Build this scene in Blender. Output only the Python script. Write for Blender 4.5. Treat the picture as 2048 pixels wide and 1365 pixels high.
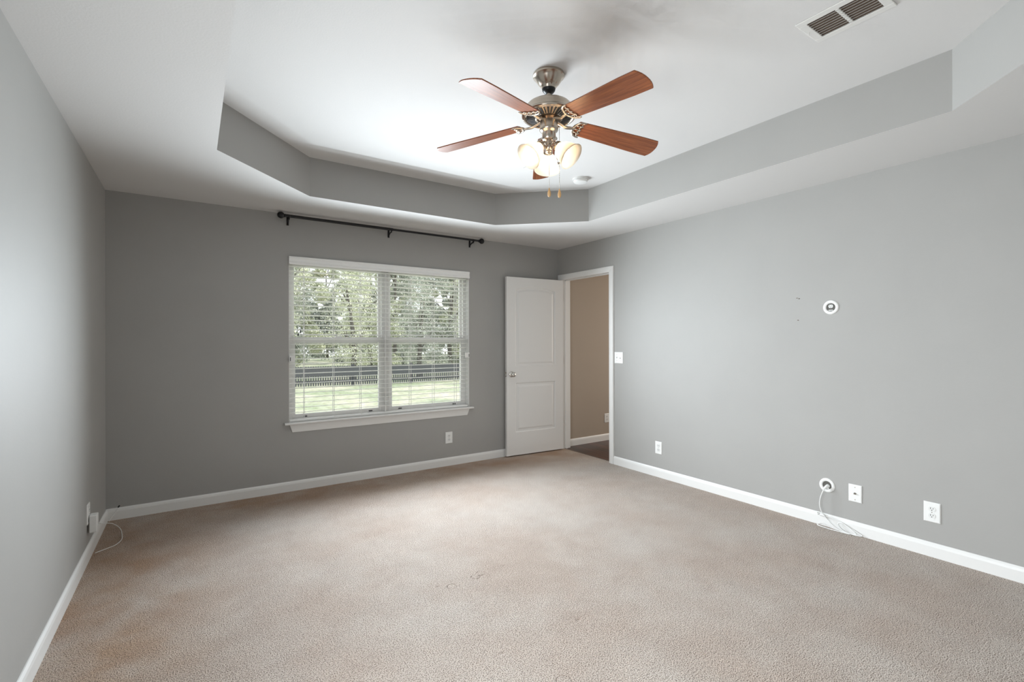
import bpy, bmesh, math, random
from mathutils import Vector, Matrix
PI = math.pi
sc = bpy.context.scene
for o in list(bpy.data.objects): bpy.data.objects.remove(o)
C = sc.collection

# ------------------------------------------------------------------ camera
yaw, roll, EYE = 0.58845, -0.0021, 1.3225
F = Vector((math.sin(yaw), math.cos(yaw), 0))
R0 = Vector((math.cos(yaw), -math.sin(yaw), 0)); U0 = Vector((0, 0, 1))
Rv = R0*math.cos(roll) + U0*math.sin(roll); Uv = U0*math.cos(roll) - R0*math.sin(roll)
cd = bpy.data.cameras.new('camera'); cam = bpy.data.objects.new('camera', cd); C.objects.link(cam)
cd.sensor_width = 36; cd.lens = 955.47/2048*36; cd.shift_x = 0.0006; cd.shift_y = -0.0004
cd.clip_start = 0.02; cd.clip_end = 300
M = Matrix(((Rv.x, Uv.x, -F.x, 0), (Rv.y, Uv.y, -F.y, 0), (Rv.z, Uv.z, -F.z, EYE), (0, 0, 0, 1)))
cam.matrix_world = M
sc.camera = cam

# ------------------------------------------------------------------ colour management
vs = sc.view_settings
vs.view_transform = 'Standard'; vs.look = 'None'; vs.gamma = 1.0; vs.use_curve_mapping = False
vs.exposure = 0.06

# ------------------------------------------------------------------ world: bright hazy sky
w = bpy.data.worlds.new('world'); sc.world = w; w.use_nodes = True
nt = w.node_tree; nt.nodes.clear()
wo = nt.nodes.new('ShaderNodeOutputWorld'); bg = nt.nodes.new('ShaderNodeBackground')
sky = nt.nodes.new('ShaderNodeTexSky'); sky.sky_type = 'HOSEK_WILKIE'; sky.turbidity = 6; sky.ground_albedo = 0.4
sky.sun_direction = Vector((0.75, -0.05, 0.65)).normalized()
mx = nt.nodes.new('ShaderNodeMix'); mx.data_type = 'RGBA'; mx.inputs[0].default_value = 0.75
mx.inputs[7].default_value = (0.95, 0.98, 1.0, 1)
nt.links.new(sky.outputs[0], mx.inputs[6]); nt.links.new(mx.outputs[2], bg.inputs[0])
bg.inputs[1].default_value = 2.2
nt.links.new(bg.outputs[0], wo.inputs[0])

# sun, from behind the house: lights the garden, not the room
sd = bpy.data.lights.new('sun', 'SUN'); sd.energy = 4.5; sd.angle = 0.02; sd.color = (1, 0.96, 0.88)
sun = bpy.data.objects.new('sun', sd); C.objects.link(sun)
sun.rotation_euler = Vector((-0.75, 0.05, -0.65)).to_track_quat('-Z', 'Y').to_euler()

# room constants
XL, XR, YB, YF = -0.534, 3.75, 4.582, -0.52
ZS, ZT = 2.44, 2.7416
WX0, WX1, WZ0, WZ1 = 0.704, 2.503, 0.605, 2.073

# daylight entering by the window
NX, NZ, WIN_W = 6, 4, 26.0
for i in range(NX):
    for j in range(NZ):
        ld = bpy.data.lights.new('window_daylight', 'SPOT'); ld.energy = WIN_W; ld.spot_size = math.radians(148); ld.spot_blend = 1.0; ld.specular_factor = 0.3
        ld.shadow_soft_size = 0.0
        t = j/(NZ-1)
        ld.color = (0.82+0.05*(1-t), 0.93, 1.0)
        lo = bpy.data.objects.new('window_daylight', ld); C.objects.link(lo)
        lo.location = (WX0+0.12+(WX1-WX0-0.24)*i/(NX-1), 4.53, 1.02+0.74*j/(NZ-1))
        lo.rotation_euler = Vector((0.04, -1, -0.08)).to_track_quat('-Z', 'Y').to_euler()
# added fill lamp outside an invented left-wall opening, to brighten the right wall
def area(name, loc, rot, sx, sy, e, col):
    ld = bpy.data.lights.new(name, 'AREA'); ld.shape = 'RECTANGLE'; ld.size = sx; ld.size_y = sy; ld.energy = e; ld.color = col
    lo = bpy.data.objects.new(name, ld); C.objects.link(lo); lo.location = loc; lo.rotation_euler = rot
    return lo
area('added_side_fill', (-0.74, 0.85, 1.35), (0, -1.25, 0), 1.15, 1.4, 36, (0.92, 0.965, 1.0)).data.spread = math.radians(115)
area('hall_daylight', (6.9, 3.6, 1.3), (PI/2, 0, PI/2), 1.4, 2.0, 48, (1.0, 0.93, 0.85))

# ------------------------------------------------------------------ materials
def newmat(name):
    m = bpy.data.materials.new(name); m.use_nodes = True
    n = m.node_tree; b = n.nodes['Principled BSDF']
    return m, n, b
def pm(name, col, rough=0.5, metal=0.0, spec=0.5, bump=None, var=0.0, **kw):
    m, n, b = newmat(name)
    b.inputs['Base Color'].default_value = (*col, 1); b.inputs['Roughness'].default_value = rough
    b.inputs['Metallic'].default_value = metal; b.inputs['Specular IOR Level'].default_value = spec
    tc = n.nodes.new('ShaderNodeTexCoord')
    if var:
        no = n.nodes.new('ShaderNodeTexNoise'); no.inputs['Scale'].default_value = 3.0; no.inputs['Detail'].default_value = 4
        n.links.new(tc.outputs['Object'], no.inputs['Vector'])
        r = n.nodes.new('ShaderNodeValToRGB')
        r.color_ramp.elements[0].position = 0.3; r.color_ramp.elements[1].position = 0.7
        r.color_ramp.elements[0].color = (*[c*(1-var) for c in col], 1); r.color_ramp.elements[1].color = (*[min(1, c*(1+var)) for c in col], 1)
        n.links.new(no.outputs[0], r.inputs[0]); n.links.new(r.outputs[0], b.inputs['Base Color'])
    if bump:
        no = n.nodes.new('ShaderNodeTexNoise'); no.inputs['Scale'].default_value = bump[0]; no.inputs['Detail'].default_value = 3
        n.links.new(tc.outputs['Object'], no.inputs['Vector'])
        bp = n.nodes.new('ShaderNodeBump'); bp.inputs['Strength'].default_value = bump[1]; bp.inputs['Distance'].default_value = bump[2]
        n.links.new(no.outputs[0], bp.inputs['Height']); n.links.new(bp.outputs[0], b.inputs['Normal'])
    return m
MW = pm('wall_paint', (0.375, 0.368, 0.352), 0.55, spec=0.3, bump=(90, 0.15, 0.002), var=0.015)
MC = pm('ceiling_paint', (0.68, 0.67, 0.655), 0.8, spec=0.2, bump=(120, 0.2, 0.002))
MT = pm('trim_paint', (0.78, 0.775, 0.755), 0.35)
MD = pm('door_paint', (0.76, 0.75, 0.73), 0.4)
MH = pm('hall_paint', (0.40, 0.335, 0.27), 0.6, spec=0.3, bump=(90, 0.15, 0.002))
MP = pm('white_plastic', (0.82, 0.82, 0.80), 0.3)
MPS = pm('socket_face', (0.76, 0.76, 0.74), 0.3)
MDK = pm('dark_slot', (0.02, 0.02, 0.02), 0.6)
MBK = pm('black_metal', (0.012, 0.012, 0.013), 0.35, metal=0.3)
MN = pm('brushed_nickel', (0.52, 0.46, 0.39), 0.24, metal=1.0)
MND = pm('dark_nickel', (0.20, 0.15, 0.11), 0.35, metal=1.0)
MCH = pm('satin_chrome', (0.62, 0.60, 0.56), 0.18, metal=1.0)
MV = pm('vent_metal', (0.72, 0.71, 0.68), 0.45)
MVIN = pm('vent_shade', (0.13, 0.09, 0.065), 0.8)
MBL = pm('blind_slat', (0.88, 0.88, 0.86), 0.4)
MWN = pm('window_vinyl', (0.84, 0.83, 0.81), 0.4)
MCD = pm('cord_plastic', (0.80, 0.80, 0.78), 0.4)
MBR = pm('brass_prong', (0.35, 0.33, 0.30), 0.3, metal=1.0)

def carpet():
    m, n, b = newmat('carpet')
    L = n.links.new; N = n.nodes.new
    tc = N('ShaderNodeTexCoord')
    def noise(s, d=2, r=0.5):
        x = N('ShaderNodeTexNoise'); x.inputs['Scale'].default_value = s; x.inputs['Detail'].default_value = d
        x.inputs['Roughness'].default_value = r; L(tc.outputs['Object'], x.inputs['Vector']); return x
    def ramp(src, p0, c0, p1, c1):
        r = N('ShaderNodeValToRGB'); e = r.color_ramp.elements
        e[0].position = p0; e[0].color = (*c0, 1); e[1].position = p1; e[1].color = (*c1, 1); L(src, r.inputs[0]); return r
    def mix(fac, a, c, bt='MIX'):
        x = N('ShaderNodeMix'); x.data_type = 'RGBA'; x.blend_type = bt
        if isinstance(fac, float): x.inputs[0].default_value = fac
        else: L(fac, x.inputs[0])
        L(a, x.inputs[6]); L(c, x.inputs[7]); return x.outputs[2]
    def mth(op, a, bb=None, clamp=False):
        x = N('ShaderNodeMath'); x.operation = op; x.use_clamp = clamp
        for k, v in enumerate((a, bb)):
            if v is None: continue
            if isinstance(v, (int, float)): x.inputs[k].default_value = v
            else: L(v, x.inputs[k])
        return x.outputs[0]
    tuft = noise(215, 2, 0.5); tone = noise(1.5, 5, 0.6); mott = noise(5, 5, 0.7)
    base = ramp(tone.outputs[0], 0.38, (0.61, 0.51, 0.435), 0.64, (0.67, 0.60, 0.535))
    mo = ramp(mott.outputs[0], 0.3, (0.88, 0.86, 0.85), 0.65, (1, 1, 1))
    col = mix(1.0, base.outputs[0], mo.outputs[0], 'MULTIPLY')
    fl = ramp(tuft.outputs[0], 0.37, (0.20, 0.155, 0.125), 0.55, (1, 1, 1))
    col = mix(0.9, col, fl.outputs[0], 'MULTIPLY')
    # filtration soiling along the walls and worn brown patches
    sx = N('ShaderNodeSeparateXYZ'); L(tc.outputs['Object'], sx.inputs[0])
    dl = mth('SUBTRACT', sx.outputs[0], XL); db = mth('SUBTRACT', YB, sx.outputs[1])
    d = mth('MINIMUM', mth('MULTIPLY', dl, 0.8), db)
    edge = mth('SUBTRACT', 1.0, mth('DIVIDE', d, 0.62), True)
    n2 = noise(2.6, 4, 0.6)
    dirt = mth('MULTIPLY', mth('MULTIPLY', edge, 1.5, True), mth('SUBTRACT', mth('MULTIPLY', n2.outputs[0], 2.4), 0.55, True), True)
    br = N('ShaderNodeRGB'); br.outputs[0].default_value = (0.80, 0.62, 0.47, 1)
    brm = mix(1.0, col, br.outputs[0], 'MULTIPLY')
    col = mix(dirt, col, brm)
    COL = col; b.inputs['Roughness'].default_value = 0.95
    b.inputs['Specular IOR Level'].default_value = 0.1
    b.inputs['Sheen Weight'].default_value = 0.15
    # furniture dents, pressed into the bump and darkened in the colour so they show
    h = mth('MULTIPLY', tuft.outputs[0], 1.0)
    h = mth('ADD', h, mth('MULTIPLY', mott.outputs[0], 0.25))
    dent_dark = None
    for (x, y, r, ring) in ((1.517, 2.362, 0.016, 0), (1.315, 2.335, 0.024, 1), (1.360, 2.355, 0.024, 1), (1.095, 2.357, 0.014, 0),
                            (1.158, 2.315, 0.025, 1), (1.09, 1.706, 0.016, 0), (1.516, 1.708, 0.017, 0), (1.198, 1.43, 0.03, 1)):
        v = N('ShaderNodeVectorMath'); v.operation = 'DISTANCE'; L(tc.outputs['Object'], v.inputs[0]); v.inputs[1].default_value = (x, y, 0)
        dd = v.outputs['Value']
        if ring: q = mth('SUBTRACT', 1.0, mth('DIVIDE', mth('ABSOLUTE', mth('SUBTRACT', dd, r)), 0.005), True)
        else: q = mth('SUBTRACT', 1.0, mth('DIVIDE', dd, r), True)
        q = mth('MULTIPLY', q, mth('MULTIPLY', mth('SUBTRACT', noise(38, 3, 0.7).outputs[0], 0.38, True), 5.0, True), True)
        dent_dark = q if dent_dark is None else mth('ADD', dent_dark, q, True)
        h = mth('SUBTRACT', h, mth('MULTIPLY', q, mth('MULTIPLY', tuft.outputs[0], 1.5 if ring else 2.2)))
    dk = N('ShaderNodeRGB'); dk.outputs[0].default_value = (0.42, 0.33, 0.28, 1)
    COL = mix(mth('MULTIPLY', dent_dark, 0.7), COL, mix(1.0, COL, dk.outputs[0], 'MULTIPLY')); L(COL, b.inputs['Base Color'])
    bp = N('ShaderNodeBump'); bp.inputs['Strength'].default_value = 1.0; bp.inputs['Distance'].default_value = 0.008
    L(h, bp.inputs['Height']); L(bp.outputs[0], b.inputs['Normal'])
    return m
MCP = carpet()

def wood(name, dark, light, scale=(3, 40, 40), rough=0.3, planks=False, coat=0.0):
    m, n, b = newmat(name); L = n.links.new
    tc = n.nodes.new('ShaderNodeTexCoord'); mp = n.nodes.new('ShaderNodeMapping'); mp.inputs['Scale'].default_value = scale
    L(tc.outputs['Object'], mp.inputs[0])
    no = n.nodes.new('ShaderNodeTexNoise'); no.inputs['Scale'].default_value = 1.0; no.inputs['Detail'].default_value = 6; no.inputs['Roughness'].default_value = 0.65
    L(mp.outputs[0], no.inputs['Vector'])
    r = n.nodes.new('ShaderNodeValToRGB'); e = r.color_ramp.elements
    e[0].position = 0.32; e[0].color = (*dark, 1); e[1].position = 0.68; e[1].color = (*light, 1)
    L(no.outputs[0], r.inputs[0]); out = r.outputs[0]
    if planks:
        bk = n.nodes.new('ShaderNodeTexBrick'); bk.inputs['Scale'].default_value = 1.0; bk.inputs['Brick Width'].default_value = 1.2
        bk.inputs['Row Height'].default_value = 0.12; bk.inputs['Mortar Size'].default_value = 0.002
        bk.inputs[1].default_value = (0.45, 0.45, 0.45, 1); bk.inputs[2].default_value = (1.5, 1.4, 1.3, 1); bk.inputs[3].default_value = (0.2, 0.2, 0.2, 1)
        rt = n.nodes.new('ShaderNodeMapping'); rt.inputs['Rotation'].default_value = (0, 0, PI/2); L(tc.outputs['Object'], rt.inputs[0]); L(rt.outputs[0], bk.inputs[0])
        mm = n.nodes.new('ShaderNodeMix'); mm.data_type = 'RGBA'; mm.blend_type = 'MULTIPLY'; mm.inputs[0].default_value = 1.0
        L(out, mm.inputs[6]); L(bk.outputs[0], mm.inputs[7]); out = mm.outputs[2]
    L(out, b.inputs['Base Color']); b.inputs['Roughness'].default_value = rough; b.inputs['Coat Weight'].default_value = coat
    b.inputs['Coat Roughness'].default_value = 0.15
    if planks: b.inputs['Specular IOR Level'].default_value = 0.3
    return m
MWF = wood('dark_hall_planks', (0.004, 0.002, 0.0015), (0.10, 0.034, 0.018), (38, 2.2, 38), 0.30, True)
MBLD = wood('mahogany_blade', (0.145, 0.036, 0.011), (0.34, 0.105, 0.033), (5, 110, 110), 0.36, coat=0.2)
MFOB = wood('light_fob_wood', (0.52, 0.30, 0.12), (0.72, 0.46, 0.22), (60, 60, 8), 0.4)

def glass():
    m = bpy.data.materials.new('window_glass'); m.use_nodes = True; n = m.node_tree; n.nodes.clear()
    o = n.nodes.new('ShaderNodeOutputMaterial'); t = n.nodes.new('ShaderNodeBsdfTransparent'); g = n.nodes.new('ShaderNodeBsdfGlossy')
    g.inputs['Roughness'].default_value = 0.02; t.inputs[0].default_value = (0.97, 0.98, 0.975, 1)
    x = n.nodes.new('ShaderNodeMixShader'); x.inputs[0].default_value = 0.018
    n.links.new(t.outputs[0], x.inputs[1]); n.links.new(g.outputs[0], x.inputs[2]); n.links.new(x.outputs[0], o.inputs[0]); return m
MG = glass()
def frosted():
    m = bpy.data.materials.new('frosted_shade_glass'); m.use_nodes = True; n = m.node_tree; n.nodes.clear()
    o = n.nodes.new('ShaderNodeOutputMaterial'); t = n.nodes.new('ShaderNodeBsdfTranslucent'); d = n.nodes.new('ShaderNodeBsdfPrincipled')
    no = n.nodes.new('ShaderNodeTexNoise'); no.inputs['Scale'].default_value = 14; no.inputs['Detail'].default_value = 3
    tc = n.nodes.new('ShaderNodeTexCoord'); n.links.new(tc.outputs['Object'], no.inputs['Vector'])
    r = n.nodes.new('ShaderNodeValToRGB'); r.color_ramp.elements[0].color = (0.92, 0.84, 0.72, 1); r.color_ramp.elements[1].color = (0.97, 0.94, 0.88, 1)
    n.links.new(no.outputs[0], r.inputs[0]); n.links.new(r.outputs[0], t.inputs[0])
    d.inputs['Base Color'].default_value = (0.7, 0.64, 0.55, 1); d.inputs['Roughness'].default_value = 0.25
    x = n.nodes.new('ShaderNodeMixShader'); x.inputs[0].default_value = 0.22
    n.links.new(t.outputs[0], x.inputs[1]); n.links.new(d.outputs[0], x.inputs[2]); n.links.new(x.outputs[0], o.inputs[0]); return m
MFR = frosted()
def emit(name, col, s):
    m = bpy.data.materials.new(name); m.use_nodes = True; n = m.node_tree; n.nodes.clear()
    o = n.nodes.new('ShaderNodeOutputMaterial'); e = n.nodes.new('ShaderNodeEmission'); e.inputs[0].default_value = (*col, 1); e.inputs[1].default_value = s
    n.links.new(e.outputs[0], o.inputs[0]); return m
MBULB = emit('glowing_bulb', (1.0, 0.76, 0.54), 38.0)

def leafmat(name, a, b_):
    m, n, b = newmat(name); L = n.links.new
    tc = n.nodes.new('ShaderNodeTexCoord')
    no = n.nodes.new('ShaderNodeTexNoise'); no.inputs['Scale'].default_value = 1.4; no.inputs['Detail'].default_value = 5; no.inputs['Roughness'].default_value = 0.7
    L(tc.outputs['Object'], no.inputs['Vector'])
    r = n.nodes.new('ShaderNodeValToRGB'); r.color_ramp.elements[0].position = 0.38; r.color_ramp.elements[1].position = 0.62
    r.color_ramp.elements[0].color = (*a, 1); r.color_ramp.elements[1].color = (*b_, 1)
    L(no.outputs[0], r.inputs[0]); L(r.outputs[0], b.inputs['Base Color']); b.inputs['Roughness'].default_value = 0.5
    b.inputs['Subsurface Weight'].default_value = 0.0
    return m
MLF = leafmat('leaves_pale', (0.42, 0.45, 0.33), (0.85, 0.86, 0.68))
MLF2 = leafmat('leaves_grey', (0.28, 0.30, 0.27), (0.62, 0.65, 0.56))
MBK2 = pm('bark', (0.16, 0.145, 0.13), 0.9, bump=(12, 0.6, 0.02))
MFN = pm('fence_boards', (0.10, 0.103, 0.112), 0.8)
def grass():
    m, n, b = newmat('lawn_grass'); L = n.links.new
    tc = n.nodes.new('ShaderNodeTexCoord')
    n1 = n.nodes.new('ShaderNodeTexNoise'); n1.inputs['Scale'].default_value = 0.5; n1.inputs['Detail'].default_value = 4
    n2 = n.nodes.new('ShaderNodeTexNoise'); n2.inputs['Scale'].default_value = 5; n2.inputs['Detail'].default_value = 5; n2.inputs['Roughness'].default_value = 0.7
    L(tc.outputs['Object'], n1.inputs['Vector']); L(tc.outputs['Object'], n2.inputs['Vector'])
    r1 = n.nodes.new('ShaderNodeValToRGB'); r1.color_ramp.elements[0].position = 0.4; r1.color_ramp.elements[1].position = 0.62
    r1.color_ramp.elements[0].color = (0.31, 0.36, 0.25, 1); r1.color_ramp.elements[1].color = (0.54, 0.52, 0.44, 1)
    r2 = n.nodes.new('ShaderNodeValToRGB'); r2.color_ramp.elements[0].position = 0.35; r2.color_ramp.elements[1].position = 0.6
    r2.color_ramp.elements[0].color = (0.6, 0.62, 0.5, 1); r2.color_ramp.elements[1].color = (1, 1, 1, 1)
    L(n1.outputs[0], r1.inputs[0]); L(n2.outputs[0], r2.inputs[0])
    mm = n.nodes.new('ShaderNodeMix'); mm.data_type = 'RGBA'; mm.blend_type = 'MULTIPLY'; mm.inputs[0].default_value = 1.0
    L(r1.outputs[0], mm.inputs[6]); L(r2.outputs[0], mm.inputs[7]); L(mm.outputs[2], b.inputs['Base Color']); b.inputs['Roughness'].default_value = 0.95
    return m
MGR = grass()

# ------------------------------------------------------------------ helpers
def obj(name, bm, mat, parent=None, smooth=False, kind=None, bevel=0.0, seg=2, angle=None):
    me = bpy.data.meshes.new(name)
    bmesh.ops.recalc_face_normals(bm, faces=bm.faces)
    bm.to_mesh(me); bm.free()
    mats = mat if isinstance(mat, (list, tuple)) else [mat]
    for m in mats: me.materials.append(m)
    if smooth:
        for p in me.polygons: p.use_smooth = True
    o = bpy.data.objects.new(name, me); C.objects.link(o)
    if bevel:
        md = o.modifiers.new('bevel', 'BEVEL'); md.width = bevel; md.segments = seg; md.limit_method = 'ANGLE'; md.angle_limit = 0.6
    if smooth and angle:
        md = o.modifiers.new('edges', 'EDGE_SPLIT'); md.split_angle = angle
    if parent: o.parent = parent
    if kind: o['kind'] = kind
    return o
def struct(name, bm, mat, **k): return obj(name, bm, mat, kind='structure', **k)
def tag(o, label, cat, group=None):
    o['label'] = label; o['category'] = cat
    if group: o['group'] = group
    return o
def thing(name, label, cat, loc=(0, 0, 0), rotz=0.0, group=None):
    o = bpy.data.objects.new(name, None); C.objects.link(o); o.location = loc; o.rotation_euler = (0, 0, rotz)
    o.empty_display_size = 0.05
    return tag(o, label, cat, group)
def BM(): return bmesh.new()
def box(bm, x0, x1, y0, y1, z0, z1, mi=0):
    v = [bm.verts.new(p) for p in ((x0, y0, z0), (x1, y0, z0), (x1, y1, z0), (x0, y1, z0), (x0, y0, z1), (x1, y0, z1), (x1, y1, z1), (x0, y1, z1))]
    for f in ((0, 3, 2, 1), (4, 5, 6, 7), (0, 1, 5, 4), (1, 2, 6, 5), (2, 3, 7, 6), (3, 0, 4, 7)):
        fc = bm.faces.new([v[i] for i in f]); fc.material_index = mi
    return v
def prism(bm, pts, axis, a, b, mi=0):
    """closed polygon pts (2-D) extruded along an axis from a to b"""
    def P(u, v, t):
        return (t, u, v) if axis == 'x' else ((u, t, v) if axis == 'y' else (u, v, t))
    A = [bm.verts.new(P(u, v, a)) for u, v in pts]; B = [bm.verts.new(P(u, v, b)) for u, v in pts]
    n = len(pts)
    for f in (bm.faces.new(A), bm.faces.new(B[::-1])): f.material_index = mi
    for i in range(n):
        f = bm.faces.new((A[i], A[(i+1) % n], B[(i+1) % n], B[i])); f.material_index = mi
def lathe(bm, prof, seg=32, mat=None, mi=0, close=True):
    """prof: list of (r, z) spun about z; mat: Matrix to place"""
    mat = mat or Matrix.Identity(4)
    rings = []
    for r, z in prof:
        if r < 1e-6: rings.append([bm.verts.new(mat @ Vector((0, 0, z)))])
        else: rings.append([bm.verts.new(mat @ Vector((r*math.cos(2*PI*i/seg), r*math.sin(2*PI*i/seg), z))) for i in range(seg)])
    for a, b in zip(rings[:-1], rings[1:]):
        for i in range(seg):
            j = (i+1) % seg
            vs_ = []
            for q in (a[i % len(a)], a[j % len(a)], b[j % len(b)], b[i % len(b)]):
                if q not in vs_: vs_.append(q)
            if len(vs_) >= 3:
                f = bm.faces.new(vs_); f.material_index = mi
def smooth_path(pts, n=8):
    P = [Vector(p) for p in pts]
    if len(P) < 3: return P
    P = [2*P[0]-P[1]] + P + [2*P[-1]-P[-2]]; out = []
    for i in range(1, len(P)-2):
        for k in range(n):
            t = k/n; a, b, c, d = P[i-1], P[i], P[i+1], P[i+2]
            out.append(0.5*((2*b) + (c-a)*t + (2*a-5*b+4*c-d)*t*t + (3*b-a-3*c+d)*t**3))
    out.append(P[-2]); return out
def tube(bm, pts, r, seg=8, sm=0, mi=0, flat=None):
    P = smooth_path(pts, sm) if sm else [Vector(p) for p in pts]
    rr = r if callable(r) else (lambda t: r)
    rings = []; up = None
    for i, p in enumerate(P):
        d = (P[min(i+1, len(P)-1)] - P[max(i-1, 0)]).normalized()
        if up is None: up = Vector((0, 0, 1)) if abs(d.z) < 0.9 else Vector((1, 0, 0))
        s = d.cross(up).normalized(); up = s.cross(d).normalized()
        q = rr(i/(len(P)-1))
        fl = flat or 1.0
        rings.append([bm.verts.new(p + s*q*math.cos(2*PI*k/seg) + up*q*fl*math.sin(2*PI*k/seg)) for k in range(seg)])
    for a, b in zip(rings[:-1], rings[1:]):
        for k in range(seg):
            f = bm.faces.new((a[k], a[(k+1) % seg], b[(k+1) % seg], b[k])); f.material_index = mi
    for e in (rings[0][::-1], rings[-1]):
        f = bm.faces.new(e); f.material_index = mi
def sphere(bm, c, r, u=16, v=10, mi=0):
    lathe(bm, [(max(0, r*math.sin(PI*k/v)) if 0 < k < v else 0, r*math.cos(PI*k/v)) for k in range(v+1)], u, Matrix.Translation(c), mi)

# ------------------------------------------------------------------ setting: floor, walls, ceiling
DY0, DY1, DZ = 3.712, 4.500, 2.060           # doorway in the right wall
b = BM(); prism(b, [(XL-0.1, YF-0.1), (XR+0.02, YF-0.1), (XR+0.02, DY0-0.01), (XR+0.035, DY0-0.01), (XR+0.045, DY1+0.01), (XR+0.02, DY1+0.01), (XR+0.02, YB+0.1), (XL-0.1, YB+0.1)], 'z', -0.05, 0.0)
struct('floor', b, MCP)
b = BM(); box(b, XL-0.1, WX0, YB, YB+0.16, 0, ZS+0.35); box(b, WX1, XR+0.13, YB, YB+0.16, 0, ZS+0.35)
box(b, WX0, WX1, YB, YB+0.16, 0, WZ0-0.02); box(b, WX0, WX1, YB, YB+0.16, WZ1, ZS+0.35)
struct('wall_back', b, MW)
LY0, LY1, LZ0, LZ1 = 0.15, 1.55, 0.70, 2.00      # unseen opening added to let the side fill lamp in
b = BM(); box(b, XL-0.12, XL, YF-0.12, LY0, 0, ZS+0.35); box(b, XL-0.12, XL, LY1, YB, 0, ZS+0.35)
box(b, XL-0.12, XL, LY0, LY1, 0, LZ0); box(b, XL-0.12, XL, LY0, LY1, LZ1, ZS+0.35)
struct('wall_left', b, MW)
b = BM(); box(b, XR, XR+0.12, YF-0.12, DY0-0.012, 0, ZS+0.35); box(b, XR, XR+0.12, DY1+0.012, YB, 0, ZS+0.35); box(b, XR, XR+0.12, DY0-0.012, DY1+0.012, DZ+0.012, ZS+0.35)
struct('wall_right', b, MW)
b = BM(); box(b, XL, XR, YF-0.12, YF, 0, ZS+0.35)
struct('wall_rear', b, MW)
TR = [(0.120, 0.70), (0.120, 3.271), (0.753, 3.927), (2.433, 3.927), (3.088, 3.320), (3.088, 0.744), (2.47, 0.130), (0.74, 0.130)]
# soffit ring: outer rectangle to octagon
b = BM()
outer = [(XL-0.05, YF-0.05), (XL-0.05, YB+0.05), (XR+0.05, YB+0.05), (XR+0.05, YF-0.05)]
O = [b.verts.new((x, y, ZS)) for x, y in outer]; I = [b.verts.new((x, y, ZS)) for x, y in TR]
for f in ((O[0], O[1], I[1], I[0]), (O[1], I[2], I[1]), (O[1], O[2], I[3], I[2]), (O[2], I[4], I[3]), (O[2], O[3], I[5], I[4]), (O[3], I[6], I[5]), (O[3], O[0], I[7], I[6]), (O[0], I[0], I[7])):
    b.faces.new(f)
struct('ceiling', b, MC)
b = BM(); vb = [b.verts.new((x, y, ZS)) for x, y in TR]; vt = [b.verts.new((x, y, ZT)) for x, y in TR]
for i in range(8): b.faces.new((vb[i], vb[(i+1) % 8], vt[(i+1) % 8], vt[i]))
struct('wall_tray', b, MW)
b = BM(); box(b, XL-0.12, XR+0.12, YF-0.12, YB+0.16, ZT, ZT+0.06); struct('ceiling_tray', b, MC)

# baseboards
BBP = [(0, 0), (0.014, 0), (0.014, 0.062), (0.011, 0.076), (0.004, 0.086), (0, 0.086)]
b = BM(); prism(b, [(YB-u, v) for u, v in BBP], 'x', XL, XR-0.0); struct('baseboard_back', b, MT)
b = BM(); prism(b, [(XL+u, v) for u, v in BBP], 'y', YF, YB-0.001); struct('baseboard_left', b, MT)
b = BM(); prism(b, [(XR-u, v) for u, v in BBP], 'y', YF, DY0-0.073); struct('baseboard_right', b, MT)
b = BM(); prism(b, [(YF+u, v) for u, v in BBP], 'x', XL, XR); struct('baseboard_rear', b, MT)

# trim round the added opening for the side fill
b = BM()
box(b, XL, XL+0.015, LY0-0.05, LY0, LZ0-0.05, LZ1+0.05); box(b, XL, XL+0.015, LY1, LY1+0.05, LZ0-0.05, LZ1+0.05)
box(b, XL, XL+0.015, LY0, LY1, LZ1, LZ1+0.05); box(b, XL, XL+0.03, LY0, LY1, LZ0-0.05, LZ0)
struct('fill_opening_trim', b, MT)

# ------------------------------------------------------------------ doorway, hall
HX = XR+0.12
b = BM()
box(b, XR-0.002, HX+0.002, DY0-0.012, DY0, 0, DZ+0.012); box(b, XR-0.002, HX+0.002, DY1, DY1+0.012, 0, DZ+0.012); box(b, XR-0.002, HX+0.002, DY0, DY1, DZ, DZ+0.012)
box(b, XR+0.045, XR+0.08, DY0, DY0+0.01, 0, DZ); box(b, XR+0.045, XR+0.08, DY1-0.01, DY1, 0, DZ); box(b, XR+0.045, XR+0.08, DY0, DY1, DZ-0.01, DZ)
struct('trim_1', b, MT)
CASP = [(0.0, 0.0), (0.0, 0.009), (0.010, 0.014), (0.040, 0.017), (0.058, 0.017), (0.064, 0.012), (0.066, 0.0)]   # across, out
def casing(name, x, sgn, yr=None):
    b = BM()
    # right leg (towards camera), left leg, head with mitred corners
    def leg(y, s):
        A = [b.verts.new((x + sgn*o_, y + s*a, 0)) for a, o_ in CASP]; B = [b.verts.new((x + sgn*o_, y + s*a, DZ-0.006+0.006+a)) for a, o_ in CASP]
        n_ = len(CASP)
        for i in range(n_): b.faces.new((A[i], A[(i+1) % n_], B[(i+1) % n_], B[i]))
        b.faces.new(A); return B
    B1 = leg(DY0-0.004, -1); B2 = leg(DY1+0.004, 1); n_ = len(CASP)
    for i in range(n_): b.faces.new((B1[i], B1[(i+1) % n_], B2[(i+1) % n_], B2[i]))
    struct(name, b, MT)
casing('trim_2', XR, -1); casing('trim_3', HX, 1)
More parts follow.
